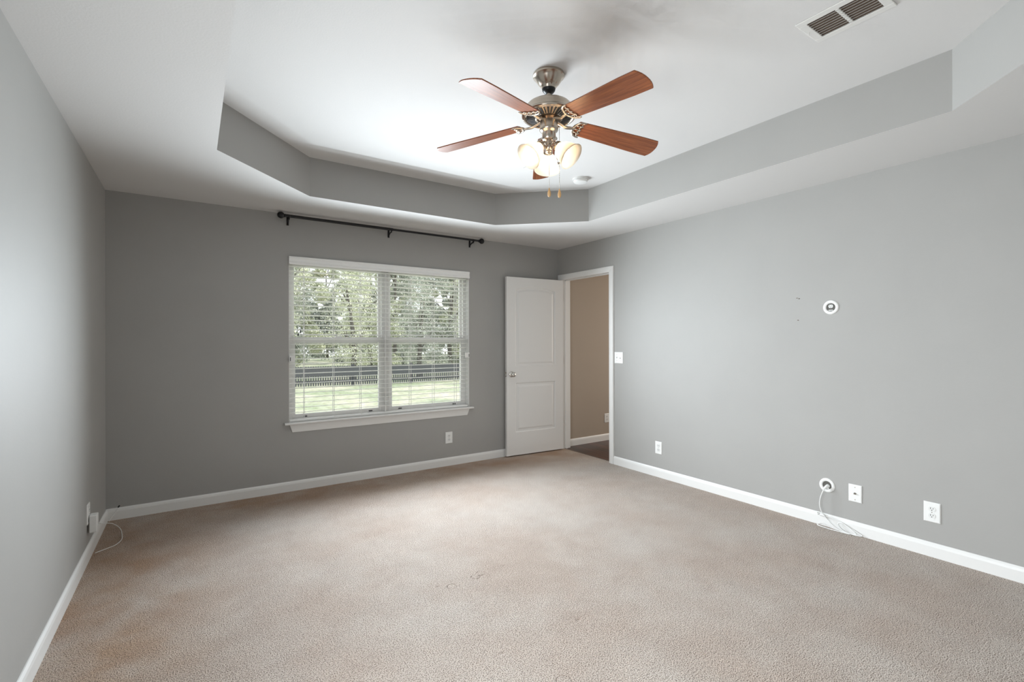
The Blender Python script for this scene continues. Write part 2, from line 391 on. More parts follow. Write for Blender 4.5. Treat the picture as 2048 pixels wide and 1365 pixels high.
# hall
HY = 4.587
b = BM(); box(b, XR+0.02, 6.9, 2.6, HY+0.1, -0.06, -0.004); struct('floor_hall', b, MWF)
b = BM(); box(b, XR+0.131, 7.0, HY, HY+0.1, -0.02, ZS+0.05); struct('wall_hall', b, MH)
b = BM(); box(b, HX, 7.0, 2.5, 2.6, -0.02, ZS+0.05); struct('wall_hall_side', b, MH)
b = BM(); box(b, HX, 7.0, 2.5, HY, ZS, ZS+0.05); struct('ceiling_hall', b, MC)
b = BM(); box(b, 6.95, 7.05, 2.5, HY+0.1, -0.02, ZS+0.05); struct('wall_hall_end', b, MH)
b = BM(); box(b, HX, HX+0.004, 2.6, DY0-0.1, -0.02, ZS); struct('wall_hall_near', b, MH)
b = BM(); prism(b, [(HY-u, v-0.004) for u, v in BBP], 'x', HX+0.02, 6.95); struct('baseboard_hall', b, MT)
b = BM(); box(b, XR+0.036, XR+0.044, DY0, DY1, -0.004, 0.003)
struct('trim_4', b, MBK2)

# door leaf, hinged at the far jamb, standing open along the back wall
DW, DH, DTK = 0.785, 2.035, 0.035
def sdf_panel(u, v, u0, u1, v0, v1, arch=0.0):
    top = v1
    if arch:
        k = (u-(u0+u1)/2)/((u1-u0)/2)
        k = max(-1, min(1, k)); top = v1 + arch*math.cos(k*PI/2)**0.9 if abs(k) < 1 else v1
    return min(u-u0, u1-u, v-v0, top-v)          # >0 inside
def groove(s):
    if s < 0: return 0
    if s < 0.006: return -0.009*(s/0.006)
    if s < 0.024: return -0.009 + 0.0015*math.sin((s-0.006)/0.018*PI)
    if s < 0.046: return -0.009 + 0.008*(s-0.024)/0.022
    return -0.001
door = bpy.data.objects.new('door_1', None); C.objects.link(door); door['kind'] = 'structure'
door.location = (XR-0.014, DY1-0.002, 0.013)
door.rotation_euler = (0, 0, PI + math.radians(-3.9))
# local: x from hinge to latch edge, thickness in y (camera sees the +y face after the half turn), z up
b = BM()
nu, nv = 157, 407; G = {}
for side in (0, 1):
    for i in range(nu+1):
        for j in range(nv+1):
            u = DW*i/nu; v = DH*j/nv
            s = max(sdf_panel(u, v, 0.118, 0.667, 0.262, 0.822), sdf_panel(u, v, 0.118, 0.667, 1.015, 1.893, 0.04))
            g = groove(s)
            G[side, i, j] = b.verts.new((u, (DTK+g) if side == 0 else -g, v))
for i in range(nu):
    for j in range(nv):
        b.faces.new((G[0, i, j], G[0, i+1, j], G[0, i+1, j+1], G[0, i, j+1])); b.faces.new((G[1, i, j], G[1, i, j+1], G[1, i+1, j+1], G[1, i+1, j]))
for i in range(nu):
    b.faces.new((G[0, i, 0], G[1, i, 0], G[1, i+1, 0], G[0, i+1, 0])); b.faces.new((G[0, i, nv], G[0, i+1, nv], G[1, i+1, nv], G[1, i, nv]))
for j in range(nv):
    b.faces.new((G[0, 0, j], G[0, 0, j+1], G[1, 0, j+1], G[1, 0, j])); b.faces.new((G[0, nu, j], G[1, nu, j], G[1, nu, j+1], G[0, nu, j+1]))
obj('door_leaf', b, MD, door, smooth=True, angle=0.7)
def knob(side):
    y0 = DTK if side > 0 else 0.0
    m = Matrix.Translation((DW-0.062, y0, 0.925)) @ Matrix.Rotation(-PI/2*side, 4, 'X')
    b = BM()
    lathe(b, [(0, 0), (0.033, 0), (0.033, 0.004), (0.029, 0.009), (0.018, 0.013), (0.013, 0.016), (0.0125, 0.024), (0.0145, 0.028), (0.024, 0.034), (0.0285, 0.043), (0.028, 0.052), (0.022, 0.059), (0.012, 0.063), (0.007, 0.064), (0.006, 0.062), (0, 0.062)], 32, m)
    o = obj('door_knob', b, MCH, door, smooth=True, angle=0.9)
    if side > 0: o['label'] = 'round satin metal knob'
knob(1)
b = BM(); box(b, DW-0.0005, DW+0.0015, 0.005, 0.030, 0.925-0.028, 0.925+0.028); box(b, DW+0.001, DW+0.010, 0.011, 0.024, 0.925-0.010, 0.925+0.010)
obj('latch_plate', b, MCH, door)
for hz in (1.828, 1.075, 0.350):
    b = BM(); tube(b, [(-0.006, -0.004+DTK*0+0.002, hz-0.045), (-0.006, -0.002, hz+0.045)], 0.0065, 10)
    box(b, -0.0015, 0.0005, 0.002, 0.034, hz-0.044, hz+0.044)
    obj('hinge', b, MCH, door, smooth=False)

# ------------------------------------------------------------------ window 1
win = bpy.data.objects.new('window_1', None); C.objects.link(win); win['kind'] = 'structure'
b = BM()                                             # white returns lining the opening
box(b, WX0, WX0+0.004, YB, YB+0.14, WZ0, WZ1); box(b, WX1-0.004, WX1, YB, YB+0.14, WZ0, WZ1); box(b, WX0, WX1, YB, YB+0.14, WZ1-0.004, WZ1)
obj('window_return', b, MT, win)
b = BM()                                             # stool with rounded nose and horns
nose = [(YB+0.14, WZ0), (4.552, WZ0), (4.541, WZ0-0.003), (4.537, WZ0-0.010), (4.541, WZ0-0.018), (4.552, WZ0-0.021), (YB, WZ0-0.021)]
prism(b, [(YB, WZ0)] + nose[1:], 'x', WX0-0.038, WX1+0.038)
box(b, WX0, WX1, YB, YB+0.14, WZ0-0.02, WZ0)
obj('window_stool', b, MT, win)
b = BM()
z1, z0 = WZ0-0.021, WZ0-0.088
for (sx0, sx1, yy, ya) in ((0, 0, 0, 0),):
    xa, xb = WX0+0.005, WX1-0.005
    P = [(xa, YB, z1), (xb, YB, z1), (xb-0.022, YB, z0), (xa+0.022, YB, z0), (xa, YB-0.018, z1), (xb, YB-0.018, z1), (xb-0.022, YB-0.008, z0), (xa+0.022, YB-0.008, z0)]
    V = [b.verts.new(p) for p in P]
    for f in ((0, 1, 2, 3), (4, 7, 6, 5), (0, 4, 5, 1), (1, 5, 6, 2), (2, 6, 7, 3), (3, 7, 4, 0)): b.faces.new([V[i] for i in f])
obj('window_apron', b, MT, win)
fy0, fy1 = 4.655, 4.735
b = BM()
box(b, WX0+0.004, WX0+0.036, fy0, fy1, WZ0, WZ1-0.004); box(b, WX1-0.036, WX1-0.004, fy0, fy1, WZ0, WZ1-0.004)
box(b, WX0+0.036, WX1-0.036, fy0, fy1, WZ0, WZ0+0.022); box(b, WX0+0.036, WX1-0.036, fy0, fy1, WZ1-0.04, WZ1-0.004)
obj('window_frame', b, MWN, win, bevel=0.002)
xm = (WX0+WX1)/2-0.006
b = BM(); box(b, xm-0.040, xm+0.040, fy0, fy1, WZ0+0.022, WZ1-0.04); box(b, xm-0.012, xm+0.012, fy0-0.012, fy0, WZ0, WZ1-0.004)
for q in (-0.030, 0.026): box(b, xm+q, xm+q+0.004, fy0-0.004, fy0, WZ0+0.022, WZ1-0.04)
obj('window_mullion', b, MWN, win, bevel=0.0015)
ZM = 1.330
for (a, c) in ((WX0+0.036, xm-0.040), (xm+0.040, WX1-0.036)):
    for up in (0, 1):
        ys = (fy0+0.034, fy0+0.064) if up else (fy0+0.002, fy0+0.032)
        za, zb = (ZM-0.030, WZ1-0.04) if up else (WZ0+0.022, ZM+0.028)
        st = 0.024 if up else 0.028
        b = BM(); box(b, a, a+st, *ys, za, zb); box(b, c-st, c, *ys, za, zb); box(b, a+st, c-st, *ys, za, za+(0.054 if up else 0.036)); box(b, a+st, c-st, *ys, zb-(0.050 if not up else 0.03), zb)
        s = obj('window_sash', b, MWN, win, bevel=0.0015)
        b = BM(); box(b, a+st, c-st, ys[0]+0.013, ys[0]+0.016, za+0.034, zb-0.03)
        obj('glass_pane', b, MG, s)
        if not up:
            for q in (0.11, c-a-0.11):
                b = BM(); box(b, a+q-0.017, a+q+0.017, ys[0]-0.008, ys[0], za+0.008, za+0.016); obj('sash_lift', b, MDK, s)
            b = BM(); box(b, (a+c)/2-0.03, (a+c)/2+0.03, ys[0]+0.002, ys[0]+0.026, zb, zb+0.012); obj('sash_lock', b, MWN, s)

# ------------------------------------------------------------------ blind
bl = thing('window_blind', 'wide white horizontal slat blind lowered over the twin window', 'blind', (1.6035, 4.614, WZ1-0.004))
bl_off = Vector((1.6035, 4.614, WZ1-0.004))
def part(name, bm, mat, root_off, parent, **k):
    bmesh.ops.translate(bm, verts=bm.verts, vec=-root_off)
    return obj(name, bm, mat, parent, **k)
b = BM()
prof = [(4.572, WZ1-0.004), (4.560, WZ1-0.006), (4.560, WZ1-0.020), (4.564, WZ1-0.026), (4.564, WZ1-0.052), (4.560, WZ1-0.057), (4.562, WZ1-0.074), (4.572, WZ1-0.076)]
prism(b, prof, 'x', WX0+0.001, WX1-0.001); box(b, WX0+0.006, WX1-0.006, 4.585, 4.640, WZ1-0.052, WZ1-0.006)
box(b, WX0+0.001, WX0+0.004, 4.572, 4.585, WZ1-0.06, WZ1-0.006)
part('valance', b, MBL, bl_off, bl)
b = BM(); z = WZ1-0.085; zs = []
while z > WZ0+0.045:
    zs.append(z)
    pr_ = [(y_, z_ - (y_-4.614)*0.12) for y_, z_ in [(4.589, z-0.0012), (4.602, z+0.0012), (4.614, z+0.002), (4.626, z+0.0012), (4.639, z-0.0012), (4.639, z+0.0012), (4.626, z+0.0038), (4.614, z+0.0046), (4.602, z+0.0038), (4.589, z+0.0012)]]
    prism(b, pr_, 'x', WX0+0.008, WX1-0.010); z -= 0.0435
part('slats', b, MBL, bl_off, bl)
b = BM(); box(b, WX0+0.008, WX1-0.010, 4.589, 4.639, WZ0+0.002, WZ0+0.020); part('bottom_rail', b, MBL, bl_off, bl, bevel=0.004)
LX = (0.833, 1.089, 1.337, 1.572, 1.839, 2.095, 2.352)
for x in LX:
    b = BM(); box(b, x-0.0022, x+0.0022, 4.5875, 4.5885, WZ0+0.01, WZ1-0.06); box(b, x-0.0022, x+0.0022, 4.6395, 4.6405, WZ0+0.01, WZ1-0.06)
    for z in zs: box(b, x-0.0008, x+0.0008, 4.5885, 4.6395, z-0.0026, z-0.0016)
    part('ladder_cord', b, MBL, bl_off, bl)
for (x, y, z, mt, lb) in ((0.780, 4.580, 1.374, MDK, 'black tassel'), (0.799, 4.582, 1.401, MDK, 'black tassel'), (2.331, 4.580, 1.345, MBL, 'white tassel'), (2.343, 4.582, 1.37, MBL, 'white tassel')):
    b = BM(); tube(b, [(x, y, z+0.02), (x, y, WZ1-0.075)], 0.0009, 5); part('lift_cord', b, MBL, bl_off, bl)
    b = BM(); lathe(b, [(0, 0.024), (0.003, 0.023), (0.004, 0.012), (0.007, 0.0), (0.006, -0.004), (0, -0.005)], 12, Matrix.Translation((x, y, z)))
    part('tassel', b, mt, bl_off, bl, smooth=True)['label'] = lb
# sensors on the window jambs
for x, lb in ((0.729, 'small white box sensor at the left jamb of the blind'), (2.478, 'small white box sensor at the right jamb of the blind')):
    t = thing('window_sensor', lb, 'sensor', (x, 4.575, 1.167), 0)
    b = BM(); box(b, -0.024, 0.022, -0.010, 0.012, -0.028, 0.028); obj('sensor_case', b, MP, t, bevel=0.004)
    s_ = 1 if x > 1 else -1
    b = BM(); box(b, min(s_*0.012, s_*0.018), max(s_*0.012, s_*0.018), -0.0108, -0.0098, -0.02, 0.012); obj('sensor_slot', b, MDK, t)

# ------------------------------------------------------------------ curtain rod
cr = thing('curtain_rod', 'black curtain rod with ball finials above the window', 'curtain rod', (1.62, YB, 2.40))
off = Vector((1.62, YB, 2.40)); RY, RZ = 4.492, 2.402
b = BM(); tube(b, [(0.655, RY, RZ), (1.62, RY, RZ)], 0.0125, 16); tube(b, [(1.62, RY, RZ), (2.59, RY, RZ)], 0.0100, 16)
part('rod', b, MBK, off, cr, smooth=True, angle=0.8)
for x, s in ((0.630, -1), (2.612, 1)):
    m = Matrix.Translation((x+s*0.0, RY, RZ)) @ Matrix.Rotation(s*PI/2, 4, 'Y')
    pf = [(0, -0.040), (0.013, -0.038), (0.015, -0.030), (0.010, -0.026)] + [(0.029*math.sin(a), -0.029*math.cos(a)) for a in [0.42+k*(PI-0.42)/12 for k in range(12)]] + [(0, 0.029)]
    b = BM(); lathe(b, pf, 24, m); part('finial', b, MBK, off, cr, smooth=True, angle=0.9)
for x in (0.696, 1.606, 2.512):
    b = BM()
    box(b, x-0.009, x+0.009, YB-0.004, YB, 2.338, 2.412)
    tube(b, [(x, YB-0.003, 2.350), (x, YB-0.016, 2.362), (x, YB-0.045, 2.376), (x, YB-0.078, 2.380), (x, RY, RZ-0.014)], 0.006, 8, 5, flat=1.3)
    ring = [(x, RY+0.0165*math.cos(a), RZ+0.0165*math.sin(a)) for a in [-PI*1.05+k*PI*1.35/12 for k in range(13)]]
    tube(b, ring, 0.0045, 8)
    tube(b, [(x, RY, RZ-0.016), (x, RY-0.002, RZ-0.030)], 0.0035, 8)
    part('bracket', b, MBK, off, cr, smooth=True, angle=0.8)

# ------------------------------------------------------------------ plates and sockets (local frame: plate faces -y)
def plate_bm(wd, ht, th=0.006):
    b = BM(); a = 0.004
    P = [(-wd/2, 0), (wd/2, 0)]
    V0 = [b.verts.new((x, 0, z)) for x, z in ((-wd/2, -ht/2), (wd/2, -ht/2), (wd/2, ht/2), (-wd/2, ht/2))]
    V1 = [b.verts.new((x, -th*0.5, z)) for x, z in ((-wd/2, -ht/2), (wd/2, -ht/2), (wd/2, ht/2), (-wd/2, ht/2))]
    V2 = [b.verts.new((x, -th, z)) for x, z in ((-wd/2+a, -ht/2+a), (wd/2-a, -ht/2+a), (wd/2-a, ht/2-a), (-wd/2+a, ht/2-a))]
    b.faces.new(V0); b.faces.new(V2)
    for A, B in ((V0, V1), (V1, V2)):
        for i in range(4): b.faces.new((A[i], A[(i+1) % 4], B[(i+1) % 4], B[i]))
    return b
def ycyl(b, x, z, r, y0, y1, seg=20, mi=0, sx=1.0, sz=1.0):
    A = [b.verts.new((x+sx*r*math.cos(2*PI*k/seg), y0, z+sz*r*math.sin(2*PI*k/seg))) for k in range(seg)]
    B = [b.verts.new((x+sx*r*math.cos(2*PI*k/seg), y1, z+sz*r*math.sin(2*PI*k/seg))) for k in range(seg)]
    for f in (b.faces.new(A), b.faces.new(B[::-1])): f.material_index = mi
    for k in range(seg):
        f = b.faces.new((A[k], A[(k+1) % seg], B[(k+1) % seg], B[k])); f.material_index = mi
def socket_face(t, x, z, y=-0.006, s=1.0, horiz=False):
    b = BM()
    pts = []
    for k in range(28):
        a = 2*PI*k/28; px = 0.0172*math.cos(a); pz = max(-0.0135, min(0.0135, 0.0172*math.sin(a))); pts.append((x+px*s, z+pz*s))
    prism(b, pts, 'y', y-0.0022, y+0.001)
    f = obj('socket', b, MPS, t)
    b = BM()
    box(b, x-0.0075*s, x-0.0050*s, y-0.0026, y-0.0020, z-0.001*s, z+0.0085*s); box(b, x+0.0050*s, x+0.0075*s, y-0.0026, y-0.0020, z, z+0.0075*s)
    ycyl(b, x, z-0.0070*s, 0.0026*s, y-0.0026, y-0.0020, 12)
    obj('socket_slots', b, MDK, f)
    return f
def screw(t, x, z, y=-0.006):
    b = BM(); ycyl(b, x, z, 0.003, y-0.001, y+0.0005, 12); obj('screw', b, MCH, t)
def duplex(label, loc, rz, wd=0.080, ht=0.120, group=None):
    t = thing('wall_outlet', label, 'outlet', loc, rz, group)
    obj('cover_plate', plate_bm(wd, ht), MP, t)
    socket_face(t, 0, 0.0205); socket_face(t, 0, -0.0205); screw(t, 0, 0)
    return t
duplex('white duplex outlet on the dark back wall under the window', (2.258, YB, 0.295), 0)
duplex('white duplex outlet on the right wall nearest the doorway', (XR, 3.055, 0.282), -PI/2, 0.078)
duplex('white duplex outlet on the right wall nearest the camera, right of the blank-looking jack plate', (XR, 1.000, 0.270), -PI/2, 0.080, 0.121)
duplex('cream outlet in the hall, cut by the doorway casing', (4.583, HY, 0.290), 0)
lo_ = duplex('white outlet on the left wall behind the plugged-in adapter', (XL, 3.862, 0.271), PI/2, 0.082)
# light switch
t = thing('light_switch', 'white double toggle switch plate beside the doorway', 'light switch', (XR, 3.572, 1.139), -PI/2)
obj('cover_plate', plate_bm(0.118, 0.120), MP, t)
for x, up in ((-0.023, 1), (0.023, -1)):
    b = BM(); box(b, x-0.0045, x+0.0045, -0.0072, -0.005, -0.012, 0.012); sl = obj('toggle_slot', b, MPS, t)
    b = BM(); V = [(x-0.0035, -0.006, -0.004), (x+0.0035, -0.006, -0.004), (x+0.0035, -0.006, 0.004), (x-0.0035, -0.006, 0.004)]
    W = [(p[0], -0.017, p[2]*0.7+up*0.007) for p in V]
    V = [b.verts.new(p) for p in V]; W = [b.verts.new(p) for p in W]; b.faces.new(V); b.faces.new(W)
    for i in range(4): b.faces.new((V[i], V[(i+1) % 4], W[(i+1) % 4], W[i]))
    obj('toggle', b, MPS, t)
    for z in (0.030, -0.030): screw(t, x, z)
# coax / phone jack plate
t = thing('jack_plate', 'white plate with one small jack between the cord port and the outlet', 'wall plate', (XR, 1.406, 0.277), -PI/2)
obj('cover_plate', plate_bm(0.078, 0.118), MP, t)
b = BM(); ycyl(b, 0, 0, 0.0075, -0.009, -0.005, 6); ycyl(b, 0, 0, 0.0048, -0.017, -0.008, 16); obj('coax_connector', b, MBR, t)
screw(t, 0, 0.042); screw(t, 0, -0.042)
# round recessed ports
def port(label, loc, plug):
    t = thing('recessed_outlet', label, 'outlet', loc, -PI/2)
    m = Matrix.Rotation(PI/2, 4, 'X')
    b = BM(); lathe(b, [(0.050, 0.0), (0.0495, 0.003), (0.046, 0.006), (0.038, 0.008), (0.032, 0.007), (0.029, 0.003), (0.0285, 0.0015), (0.0285, 0.0)], 40, m)
    obj('port_ring', b, MP, t, smooth=True)
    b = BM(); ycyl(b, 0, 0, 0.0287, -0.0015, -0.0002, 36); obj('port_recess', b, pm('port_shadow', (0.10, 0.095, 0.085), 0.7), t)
    if not plug: socket_face(t, 0, 0.007, -0.0022, 0.85)
    b = BM(); box(b, -0.014, 0.014, -0.0045, -0.0015, -0.024, -0.018); obj('port_clip', b, MPS, t)
    return t
port('white round recessed outlet high on the right wall', (XR, 1.553, 1.553), False)
port('white round recessed port low on the right wall with cord plugged in', (XR, 1.580, 0.289), True)
# anchors left in the wall
for (y, z, lb) in ((1.781, 1.634, 'tiny screw left in the right wall, upper left of the round outlet'), (1.766, 1.629, 'tiny screw left in the right wall, beside its neighbour near the round outlet'), (1.774, 1.470, 'tiny screw left in the right wall, left of and below the round outlet')):
    b = BM(); ycyl(b, 0, 0, 0.003, -0.004, 0, 10); o = obj('wall_screw', b, MND, None); o.location = (XR, y, z); o.rotation_euler = (0, 0, -PI/2); tag(o, lb, 'screw')

# white power cord from the low port, coiled on the baseboard
cord = thing('extension_cord', 'white extension cord hanging from the low round port, coiled by the baseboard', 'cord', (3.70, 1.52, 0.0))
off = Vector((3.70, 1.52, 0))
b = BM()
tube(b, [(3.742, 1.572, 0.283), (3.722, 1.580, 0.278), (3.708, 1.588, 0.255), (3.700, 1.603, 0.200), (3.700, 1.607, 0.150), (3.702, 1.592, 0.100), (3.706, 1.553, 0.052), (3.705, 1.510, 0.020), (3.704, 1.462, 0.006),
         (3.700, 1.42, 0.005), (3.690, 1.475, 0.006), (3.685, 1.54, 0.006), (3.686, 1.60, 0.008), (3.700, 1.622, 0.010), (3.714, 1.60, 0.020), (3.718, 1.565, 0.012), (3.712, 1.50, 0.007),
         (3.708, 1.43, 0.006), (3.716, 1.39, 0.010), (3.719, 1.42, 0.034), (3.720, 1.47, 0.058), (3.718, 1.50, 0.048), (3.712, 1.48, 0.020), (3.708, 1.44, 0.006), (3.712, 1.375, 0.006), (3.722, 1.36, 0.012), (3.724, 1.42, 0.036), (3.725, 1.50, 0.066), (3.724, 1.56, 0.074), (3.724, 1.590, 0.076)], 0.0032, 8, 6)
part('cord', b, MCD, off, cord, smooth=True)
b = BM(); tube(b, [(3.745, 1.572, 0.286), (3.728, 1.575, 0.284), (3.716, 1.584, 0.272)], lambda t: 0.014-0.007*t, 12, 3); part('plug', b, MP, off, cord, smooth=True)
b = BM(); tube(b, [(3.724, 1.578, 0.0755), (3.724, 1.590, 0.0765), (3.724, 1.612, 0.079)], lambda t: 0.006+0.005*t, 10, 3); pl = part('loose_plug', b, MP, off, cord, smooth=True)
b = BM(); box(b, 3.7195, 3.7285, 1.612, 1.634, 0.0835, 0.0850) ; box(b, 3.7195, 3.7285, 1.612, 1.630, 0.0735, 0.0750)
part('prongs', b, MBR, off, cord)

# adapter and its thin cable at the left wall
ad = thing('power_adapter', 'white box adapter plugged into the left wall outlet with thin cable', 'adapter', (XL+0.008, 3.862, 0.150))
off = Vector((XL+0.008, 3.862, 0.150))
b = BM(); box(b, XL+0.010, XL+0.046, 3.832, 3.896, 0.158, 0.262); part('adapter_case', b, MP, off, ad, bevel=0.004)
b = BM(); tube(b, [(XL+0.046, 3.880, 0.200), (-0.476, 3.95, 0.170), (-0.465, 4.08, 0.129), (-0.451, 4.20, 0.083), (-0.433, 4.28, 0.035), (-0.418, 4.29, 0.005), (-0.403, 4.186, 0.004), (-0.395, 4.083, 0.004), (-0.415, 4.002, 0.004), (-0.451, 3.963, 0.004), (-0.508, 3.915, 0.004)], 0.0022, 8, 6)
part('cable', b, MCD, off, ad, smooth=True)
cx = thing('coaxial_cable', 'short white cable with black tip standing in the left corner', 'cable', (-0.50, 4.50, 0))
off = Vector((-0.50, 4.50, 0))
b = BM(); tube(b, [(-0.512, 4.545, 0.003), (-0.502, 4.555, 0.02), (-0.480, 4.560, 0.054), (-0.458, 4.562, 0.096)], 0.0026, 8, 6); part('cable', b, MCD, off, cx, smooth=True)
b = BM(); tube(b, [(-0.461, 4.562, 0.092), (-0.452, 4.562, 0.106)], 0.0050, 10); part('connector', b, MBK, off, cx, smooth=True)

# ------------------------------------------------------------------ ceiling registers, smoke detector
def register(label, x0, x1, y0, y1, banks):
    t = thing('ceiling_vent', label, 'vent', ((x0+x1)/2, (y0+y1)/2, ZT))
    hx, hy = (x1-x0)/2, (y1-y0)/2; mg = 0.034
    ix, iy = hx-mg, hy-mg
    b = BM()
    for (a, c, d, e) in ((-hx, -ix, -hy, hy), (ix, hx, -hy, hy), (-ix, ix, -hy, -iy), (-ix, ix, iy, hy)): box(b, a, c, d, e, -0.006, 0.0)
    for k in range(1, banks):
        yc = -iy + 2*iy*k/banks; box(b, -ix, ix, yc-0.008, yc+0.008, -0.006, 0.0)
    obj('vent_frame', b, MV, t, bevel=0.0025)
    b = BM(); box(b, -ix, ix, -iy, iy, -0.0012, -0.0002); obj('vent_shade_plate', b, MVIN, t)  # flat dark plate: shade between the louvers put into its colour
    b = BM(); n_ = 8
    for k in range(n_):
        xc = -ix + 2*ix*(k+0.5)/n_
        V = [(xc+0.0045, -0.0012), (xc+0.0058, -0.0012), (xc-0.0032, -0.0092), (xc-0.0045, -0.0092)]
        prism(b, V, 'y', -iy, iy)
    obj('louvers', b, MV, t)
    b = BM(); tube(b, [(-hx*0.1, hy-0.014, -0.006), (-hx*0.1, hy-0.012, -0.018)], 0.002, 8); obj('damper_lever', b, MV, t)
register('white louvred ceiling register at the top right, two banks', 2.258, 2.480, 0.772, 1.078, 2)
register('small white ceiling register mostly hidden behind the fan lamp shades', 2.262, 2.482, 2.905, 3.215, 2)
t = thing('smoke_detector', 'round white smoke detector on the tray ceiling', 'smoke detector', (2.835, 3.150, ZT))
b = BM(); lathe(b, [(0, 0), (0.070, 0), (0.070, -0.008), (0.064, -0.010)], 40); obj('mounting_base', b, MP, t, smooth=True, angle=0.6)
b = BM(); lathe(b, [(0.062, -0.009), (0.062, -0.022), (0.056, -0.032), (0.040, -0.036), (0, -0.037)], 40); obj('detector_cover', b, MP, t, smooth=True, angle=0.6)
b = BM()
for k in range(16):
    a = 2*PI*k/16; m = Matrix.Rotation(a, 4, 'Z')
    v = box(b, 0.0615, 0.0628, -0.006, 0.006, -0.018, -0.014)
    for q in v: q.co = m @ q.co
obj('detector_slots', b, MPS, t)

# ------------------------------------------------------------------ ceiling fan
FX, FY = 1.583, 2.008
fan = thing('ceiling_fan', 'brushed nickel ceiling fan with five mahogany blades and three lit glass shades', 'ceiling fan', (FX, FY, ZT))
def fz(z): return z-ZT
b = BM(); lathe(b, [(r, fz(z)) for r, z in ((0, ZT), (0.083, ZT), (0.085, 2.737), (0.084, 2.728), (0.076, 2.722), (0.070, 2.712), (0.058, 2.694), (0.047, 2.682), (0.040, 2.676), (0.038, 2.668), (0.036, 2.664))], 48)
obj('canopy', b, MN, fan, smooth=True, angle=0.7)
b = BM(); lathe(b, [(r, fz(z)) for r, z in ((0.036, 2.668), (0.034, 2.655), (0.026, 2.645), (0.012, 2.640), (0, 2.640))], 32); obj('hanger_ball', b, MBK, fan, smooth=True)
b = BM(); tube(b, [(0, 0, fz(2.650)), (0, 0, fz(2.580))], 0.0105, 20); lathe(b, [(r, fz(z)) for r, z in ((0.0105, 2.612), (0.018, 2.608), (0.020, 2.590), (0.030, 2.584))], 24)
obj('downrod', b, MN, fan, smooth=True, angle=0.7)
b = BM(); lathe(b, [(r, fz(z)) for r, z in ((0, 2.590), (0.060, 2.589), (0.095, 2.585), (0.113, 2.578), (0.122, 2.568), (0.125, 2.556), (0.126, 2.540), (0.132, 2.532), (0.142, 2.526), (0.145, 2.519), (0.142, 2.514), (0.134, 2.512), (0.128, 2.516), (0.072, 2.504), (0.060, 2.500), (0, 2.500))], 64)
mh = obj('motor_housing', b, MN, fan, smooth=True, angle=0.6)
b = BM()
for k in range(36):
    m = Matrix.Rotation(2*PI*k/36, 4, 'Z')
    P = [(0.074, -0.0024, 2.5035), (0.121, -0.0050, 2.5138), (0.121, 0.0050, 2.5138), (0.074, 0.0024, 2.5035)]
    A = [b.verts.new(m @ Vector((x, y, fz(z)))) for x, y, z in P]; B = [b.verts.new(m @ Vector((x, y, fz(z-0.0018)))) for x, y, z in P]
    b.faces.new(A); b.faces.new(B)
    for i in range(4): b.faces.new((A[i], A[(i+1) % 4], B[(i+1) % 4], B[i]))
obj('cooling_vents', b, MDK, mh)
b = BM()
ring = [(0.131*math.cos(a), 0.131*math.sin(a), fz(2.5125)) for a in [2*PI*k/48 for k in range(49)]]
tube(b, ring, 0.0035, 8); obj('trim_ring', b, MN, mh, smooth=True)
b = BM(); lathe(b, [(r, fz(z)) for r, z in ((0.066, 2.510), (0.066, 2.498), (0.052, 2.494), (0.048, 2.490), (0.046, 2.482))], 40); obj('flywheel', b, MND, fan, smooth=True, angle=0.6)
b = BM(); lathe(b, [(r, fz(z)) for r, z in ((0.0, 2.496), (0.044, 2.496), (0.0485, 2.492), (0.0485, 2.452), (0.050, 2.450), (0.050, 2.444), (0.046, 2.438), (0.040, 2.434), (0.037, 2.430), (0.037, 2.402), (0.033, 2.394), (0.020, 2.388), (0, 2.387))], 40)
sh = obj('switch_housing', b, MN, fan, smooth=True, angle=0.6)
b = BM(); lathe(b, [(r, fz(z)) for r, z in ((0.018, 2.392), (0.015, 2.375), (0.020, 2.366), (0.023, 2.356), (0.022, 2.344), (0.016, 2.336), (0.017, 2.330), (0.012, 2.322), (0.006, 2.318), (0, 2.316))], 28)
obj('light_fitter', b, MN, fan, smooth=True, angle=0.7)
